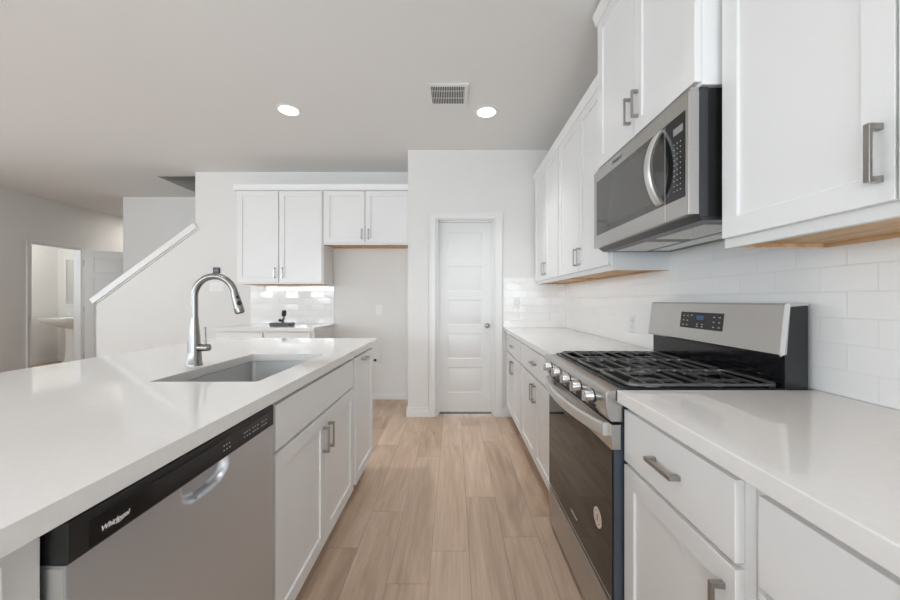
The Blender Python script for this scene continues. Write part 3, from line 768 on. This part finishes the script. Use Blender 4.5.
# cooktop
build('cooktop', MB().box(.546, 1.056, RY0 - .002, RY1 + .002, .888, .901), 'cooktop', t, 0.002)
build('cooktop_rim', MB().box(.543, .551, RY0 - .003, RY1 + .003, .900, .918).box(.551, 1.05, RY0 - .003, RY0 + .004, .900, .918).box(.551, 1.05, RY1 - .004, RY1 + .003, .900, .918), 'black_gloss', t, 0.001)
def grate(y0, y1, burners):
    mb = MB(); z = .9255; x0, x1 = .562, 1.046; hh = .0042
    def path(pts, wd, closed=False, h2=hh):
        n = len(pts); out = []
        for i in range(n):
            a = V3((*pts[(i - 1) % n if closed else max(i - 1, 0)], 0)); c = V3((*pts[(i + 1) % n if closed else min(i + 1, n - 1)], 0))
            tt = (c - a).normalized(); nn = V3((-tt.y, tt.x, 0)); p = V3((*pts[i], z))
            out.append([p + nn * wd + V3((0, 0, -h2)), p + nn * wd * .75 + V3((0, 0, h2)), p - nn * wd * .75 + V3((0, 0, h2)), p - nn * wd + V3((0, 0, -h2))])
        vs = [[mb.bm.verts.new(q) for q in rr] for rr in out]
        for i in range(n if closed else n - 1):
            A_, B_ = vs[i], vs[(i + 1) % n]
            for k in range(4): mb.bm.faces.new([A_[k], A_[(k + 1) % 4], B_[(k + 1) % 4], B_[k]])
        if not closed: mb.bm.faces.new(vs[0]); mb.bm.faces.new(vs[-1])
    def corner(cx, cy, r, a0): return [(cx + r * math.cos(math.radians(a0 + k * 22.5)), cy + r * math.sin(math.radians(a0 + k * 22.5))) for k in range(5)]
    r = .030
    path(corner(x0 + r, y0 + r, r, 180) + corner(x1 - r, y0 + r, r, 270) + corner(x1 - r, y1 - r, r, 0) + corner(x0 + r, y1 - r, r, 90), .0050, True)
    ym = (y0 + y1) / 2; xm = (x0 + x1) / 2; yw = y1 - y0
    nb = 8; sp_ = (x1 - x0) / nb
    for i in range(1, nb):
        xb = x0 + sp_ * i
        near_burner = min(abs(xb - bx) for bx in burners) < .03
        for s_ in (-1, 1):
            ye = ym + s_ * (yw / 2 - .002); yi = ym + s_ * (.034 if near_burner else .0)
            k_ = .016
            path([(xb - k_, ye), (xb - k_ * .3, ye - s_ * k_ * .35), (xb, ye - s_ * k_), (xb, (ye + yi) / 2), (xb, yi)], .0044)
    path([(xm, y0), (xm, ym), (xm, y1)], .005)
    for bx in burners:
        for s_ in (-1, 1): path([(bx - sp_, ym + s_ * .058), (bx, ym + s_ * .058), (bx + sp_, ym + s_ * .058)], .0042)
    for xa in (x0 + .012, x1 - .012):
        for ya in (y0 + .012, y1 - .012): mb.box(xa - .006, xa + .006, ya - .006, ya + .006, .9015, z)
    return build('grate', mb, 'iron', t, 0.001)
gw = (RY1 - RY0 - .024) / 3
for i in range(3): grate(RY0 + .014 + i * gw, RY0 + .010 + (i + 1) * gw, (.795,) if i == 1 else (.68, .91))
for (x, y, r_) in ((.68, RY0 + .135, .042), (.91, RY0 + .135, .034), (.795, (RY0 + RY1) / 2, .046), (.68, RY1 - .135, .036), (.91, RY1 - .135, .030)):
    b_ = build('burner', MB().lathe((x, y, .901), (0, 0, 1), [(0, 0), (r_ + .012, 0), (r_ + .010, .005), (r_ - .004, .007), (r_ - .004, .012), (0, .012)], 28), 'burner', t)
    build('burner_cap', MB().lathe((x, y, .912), (0, 0, 1), [(0, 0), (r_, 0), (r_, .004), (r_ - .004, .006), (0, .0065)], 28), 'iron', b_)
# backguard
bg_ = build('backguard', MB().box(1.056, 1.128, RY0 + .003, RY1 - .003, .898, 1.180), 'side_black', t, 0.001)
build('backguard_riser', MB().box(1.050, 1.056, RY0 + .012, RY1 - .012, .915, 1.022), 'black_gloss', bg_)
build('backguard_panel', MB().prism(FRG, [(1.030, 1.024), (1.034, 1.019), (1.056, 1.024), (1.068, 1.176), (1.127, 1.181), (1.127, 1.187), (1.058, 1.187), (1.049, 1.182)], RY0 - .001, RY1 + .001), 'steel', bg_, 0.001)
build('end_cap', MB().prism(FRG, [(1.0295, 1.030), (1.034, 1.0185), (1.046, 1.024), (1.064, 1.183), (1.057, 1.1875), (1.0485, 1.183)], RY0 - .004, RY0 - .001), 'bright_steel', bg_)
V_ = V3((.019, 0, .158)).normalized(); Nn = V3((-V_.z, 0, V_.x))
FG = Frame((1.030, 0, 1.024), (0, 1, 0), V_, Nn)
dp = build('control_display', MB().obox(FG, 1.372, 1.628, .052, .122, 0, .0015), 'plastic_black', bg_, 0.0008)
build('clock', MB().obox(FG, 1.480, 1.522, .091, .109, .0015, .0022), 'display_blue', dp)
mb = MB()
for u, v in [(1.39, .105), (1.42, .105), (1.39, .085), (1.42, .085), (1.39, .065), (1.42, .065), (1.485, .062), (1.515, .062), (1.485, .072), (1.515, .072), (1.555, .108), (1.58, .105), (1.605, .105), (1.58, .085), (1.605, .085), (1.58, .065), (1.605, .065)]:
    mb.obox(FG, u - .005, u + .005, v - .002, v + .002, .0015, .0019)
build('button_marking', mb, 'marking', dp)

# ------------------------------------------------------------------ microwave
MY0, MY1, MZ0, MZ1 = 1.123, 1.884, 1.470, 1.873
t = thing('microwave', (.95, 1.50, 1.455), 'stainless over-the-range microwave with a curved handle, under the raised cabinet', 'microwave')
build('body', MB().box(.778, 1.145, MY0 + .004, MY1 - .004, 1.462, 1.872), 'plastic_black', t, 0.001)
FM = Frame((.742, 0, 0), (0, 1, 0), (0, 0, 1), (-1, 0, 0))
md = build('door', MB().box(.742, .777, 1.2485, MY1, MZ0, MZ1 - .012), 'steel', t, 0.002)
build('door_window', MB().obox(FM, 1.2500, 1.846, 1.531, 1.808, -.001, .0008), 'mw_glass', md, 0.0005)
build('window_screen', MB().obox(FM, 1.330, 1.815, 1.556, 1.782, .0008, .0010), 'mw_screen', md)
mc = build('control_panel', MB().box(.742, .777, MY0, 1.2470, MZ0, MZ1 - .012), 'steel', t, 0.002)
build('keypad', MB().obox(FM, 1.139, 1.2465, 1.531, 1.808, -.001, .0008), 'black_gloss', mc, 0.0005)
build('display', MB().obox(FM, 1.150, 1.200, 1.748, 1.772, .0008, .0012), 'display_dark', mc)
mb = MB()
for i in range(3):
    for j in range(10): mb.obox(FM, 1.160 + i * .017, 1.164 + i * .017, 1.560 + j * .0175, 1.5635 + j * .0175, .0008, .0012)
build('button_marking', mb, 'marking', mc)
build('top_vent', MB().box(.750, .778, MY0 + .003, MY1 - .003, MZ1 - .011, MZ1), 'steel', t, 0.001)
rings_ = []
for i in range(29):
    s_ = i / 28; z = 1.538 + .262 * s_; b_ = math.sin(math.pi * s_) ** .75
    x = .738 - .045 * b_
    rings_.append([(x, 1.257, z), (x - .005, 1.263, z), (x - .005, 1.288, z), (x, 1.294, z), (x + .010, 1.292, z), (x + .010, 1.259, z)])
build('handle', MB().rings(rings_), 'bright_steel', md, angle=50)
lettering('logo', 'Whirlpool', Frame((0, 0, 0), (0, -1, 0), (0, 0, 1), (-1, 0, 0)), -1.62, 1.838, .022, 'marking_dim', md, shear=0.25, n=-.7415)
# underside
ub = build('bottom_plate', MB().prism(FRG, [(.765, 1.470), (.790, 1.452), (1.144, 1.452), (1.144, 1.463), (.778, 1.463), (.772, 1.4715)], MY0 + .004, MY1 - .004), 'dark_grey', t, 0.001)
for y in (1.185, 1.545): build('grease_filter', MB().box(.835, .985, y, y + .28, 1.449, 1.453), 'filter', ub, 0.001)
build('lamp_cover', MB().box(1.01, 1.09, 1.20, 1.80, 1.4485, 1.453), 'bright_steel', ub, 0.001)
build('side_band', MB().box(.780, .806, MY0 + .0025, MY0 + .0045, 1.466, 1.874), 'dark_grey', t)

# ------------------------------------------------------------------ ceiling fittings
lamps = [(-1.341, 2.88, 'round recessed ceiling light left of the vent, above the island'), (.266, 2.91, 'round recessed ceiling light right of the vent, nearer the pantry'),
         (-1.341, .9, None), (.1, .9, None), (-.2, -.9, None), (-4.2, -.2, None), (-4.2, 2.2, None)]  # entries without a label are unseen lamps added to brighten the room
def recessed(x, y, label):
    if label:
        t = thing('recessed_light', (x, y, CEIL), label, 'ceiling light', 'recessed ceiling lights')
        build('trim_ring', MB().lathe((x, y, CEIL), (0, 0, -1), [(.0745, .0), (.096, 0), (.095, .004), (.080, .008), (.0745, .006), (.0745, 0)], 40, cap=False), 'trim', t)
        build('lens', MB().lathe((x, y, CEIL - .001), (0, 0, -1), [(0, 0), (.0745, 0), (.0745, .003), (0, .003)], 40), 'lens', t)
    d = bpy.data.lights.new('recessed_or_fill_lamp', 'AREA'); d.shape = 'DISK'; d.size = .15; d.energy = 5.0 if y > 2 or x < -3 else 2.0; d.color = (0.98, 0.985, 1.0); d.spread = math.radians(92)
    o = bpy.data.objects.new('recessed_or_fill_lamp', d); COL.objects.link(o); o.location = (x, y, CEIL - .012)
for a in lamps: recessed(*a)
def lamp_at(name, x, y, e):
    d = bpy.data.lights.new(name, 'AREA'); d.shape = 'DISK'; d.size = .2; d.energy = e; d.color = (1.0, .96, .9)
    o = bpy.data.objects.new(name, d); COL.objects.link(o); o.location = (x, y, CEIL - .012)
lamp_at('powder_room_fill_light', -7.0, 6.0, 14)  # unseen lamp added to brighten the powder room
lamp_at('hall_fill_light', -5.5, 6.9, 14)  # unseen lamp added to lift the hall and left wall

t = thing('ceiling_vent', (-.045, 2.668, CEIL), 'square white air vent in the ceiling between the two lights', 'vent')
mb = MB(); a0, a1, b0, b1 = -.195, .105, 2.525, 2.812; f_ = .028
mb.box(a0, a1, b0, b0 + f_, CEIL - .008, CEIL); mb.box(a0, a1, b1 - f_, b1, CEIL - .008, CEIL)
mb.box(a0, a0 + f_, b0 + f_, b1 - f_, CEIL - .008, CEIL); mb.box(a1 - f_, a1, b0 + f_, b1 - f_, CEIL - .008, CEIL)
build('frame', mb, 'trim', t, 0.002)
build('opening', MB().box(a0 + f_, a1 - f_, b0 + f_, b1 - f_, CEIL - .0012, CEIL - .0002), 'shadow_gap', t)  # dark sheet stands for the shaded duct; the ceiling is uncut
mb = MB()
for i in range(19):
    x = a0 + f_ + .006 + i * .0128
    mb.box(x, x + .0042, b0 + f_, b1 - f_, CEIL - .007, CEIL - .001)
for i in range(2):
    y = b0 + f_ + .06 + i * .09
    mb.box(a0 + f_, a1 - f_, y, y + .002, CEIL - .0055, CEIL - .001)
build('grille', mb, 'trim', t)

# ------------------------------------------------------------------ wall plates
def plate(name, F, u, v, w_, h_, label, cat, slots=True, toggles=0):
    t = thing(name, F.p(u, v, 0), label, cat)
    build('cover_plate', MB().obox(F, u - w_ / 2, u + w_ / 2, v - h_ / 2, v + h_ / 2, 0, .004), 'plastic_white', t, 0.0015)
    if toggles:
        for i in range(toggles):
            uu = u + (i - (toggles - 1) / 2) * .046
            build('rocker', MB().obox(F, uu - .016, uu + .016, v - .033, v + .033, .006, .010), 'plastic_white', t, 0.001)
    else:
        for dv_ in (-.02, .02):
            s = build('socket', MB().obox(F, u - .017, u + .017, v + dv_ - .014, v + dv_ + .014, .006, .008), 'plastic_white', t, 0.002)
            build('slot', MB().obox(F, u - .008, u - .006, v + dv_ - .002, v + dv_ + .007, .0075, .0083).obox(F, u + .006, u + .008, v + dv_ - .002, v + dv_ + .007, .0075, .0083), 'plastic_black', s)
    return t
plate('light_switch', FK, -2.86, 1.360, .165, .115, 'white three-gang switch plate on the far wall, behind the faucet', 'switch', toggles=3)
plate('wall_outlet', FK, -.907, 1.077, .072, .115, 'white outlet plate at mid height in the empty refrigerator space', 'outlet')
FT = Frame((1.147, 0, 0), (0, 1, 0), (0, 0, 1), (-1, 0, 0))
plate('wall_outlet', FT, 2.28, 1.045, .072, .115, 'white outlet plate in the tile backsplash just beyond the range', 'outlet')
FT2 = Frame((0, PY - .008, 0), (1, 0, 0), (0, 0, 1), (0, -1, 0))
plate('wall_outlet', FT2, .635, 1.165, .072, .115, 'white outlet plate in the tile beside the pantry door', 'outlet')
t = thing('thermostat', (-2.857, KY, 1.553), 'small black thermostat on the far wall above the switch plate', 'thermostat')
build('body', MB().obox(FK, -2.897, -2.817, 1.518, 1.588, 0, .02), 'plastic_black', t, 0.006)
build('screen', MB().obox(FK, -2.888, -2.826, 1.528, 1.578, .02, .021), 'black_gloss', t)
t = thing('valve_box', (-.95, KY, .49), 'white recessed water valve box low in the refrigerator space', 'valve box')
mb = MB(); mb.obox(FK, -1.02, -.88, .41, .435, 0, .008); mb.obox(FK, -1.02, -.88, .545, .57, 0, .008); mb.obox(FK, -1.02, -.995, .435, .545, 0, .008); mb.obox(FK, -.905, -.88, .435, .545, 0, .008)
build('frame', mb, 'plastic_white', t, 0.002)
build('box_back', MB().obox(FK, -.995, -.905, .435, .545, 0, .002), 'plastic_white', t)
vv = build('valve', MB().lathe(FK.p(-.945, .478, .002), (0, -1, 0), [(0, 0), (.010, 0), (.010, .02), (.016, .022), (.016, .034), (0, .034)], 16), 'dark_grey', t)

# ------------------------------------------------------------------ powder room fixtures
t = thing('pedestal_sink', (-7.3, 6.72, 0), 'white pedestal sink seen through the powder room doorway', 'sink')
mb = MB()
def orect(cx, cy, hx_, hy_, z, r):
    out = []
    for sx, sy, a0 in ((-1, -1, 180), (1, -1, 270), (1, 1, 0), (-1, 1, 90)):
        out += [(cx + sx * (hx_ - r) + r * math.cos(math.radians(a0 + k * 15)), cy + sy * (hy_ - r) + r * math.sin(math.radians(a0 + k * 15)), z) for k in range(7)]
    return out
cx, cy = -7.30, 6.68
mb.rings([orect(cx, cy + .10, .10, .10, .66, .08), orect(cx, cy + .06, .17, .17, .71, .12), orect(cx, cy + .01, .28, .235, .78, .16), orect(cx, cy, .31, .255, .835, .14), orect(cx, cy, .315, .26, .862, .12),
          orect(cx, cy, .305, .25, .866, .11), orect(cx, cy - .03, .23, .17, .860, .13), orect(cx, cy - .03, .18, .13, .78, .10), orect(cx, cy - .03, .06, .05, .745, .04)])
build('bowl', mb, 'porcelain', t)
build('pedestal', MB().lathe((cx, cy + .10, 0), (0, 0, 1), [(0, 0), (.13, 0), (.125, .04), (.095, .10), (.082, .30), (.088, .55), (.11, .68), (0, .68)], 32, 1.0, 1.0), 'porcelain', t)
fc = build('tap', MB().lathe((cx, cy + .17, .862), (0, 0, 1), [(0, 0), (.022, 0), (.016, .02), (.013, .09), (0, .095)], 16).tube([(cx, cy + .17, .94), (cx, cy + .10, .955), (cx, cy + .05, .935)], .009, 12), 'chrome', t)
t = thing('wall_mirror', (-7.44, 6.97, 1.1), 'tall framed mirror on the powder room wall above the sink', 'mirror')
FPW = Frame((0, 6.97, 0), (1, 0, 0), (0, 0, 1), (0, -1, 0))
mb = MB(); a, b, c, d = -7.63, -7.25, 1.09, 2.02; f_ = .03
mb.obox(FPW, a, b, c, c + f_, 0, .02); mb.obox(FPW, a, b, d - f_, d, 0, .02); mb.obox(FPW, a, a + f_, c + f_, d - f_, 0, .02); mb.obox(FPW, b - f_, b, c + f_, d - f_, 0, .02)
build('frame', mb, 'trim', t, 0.002)
build('glass', MB().obox(FPW, a + f_, b - f_, c + f_, d - f_, 0, .008), 'mirror', t)
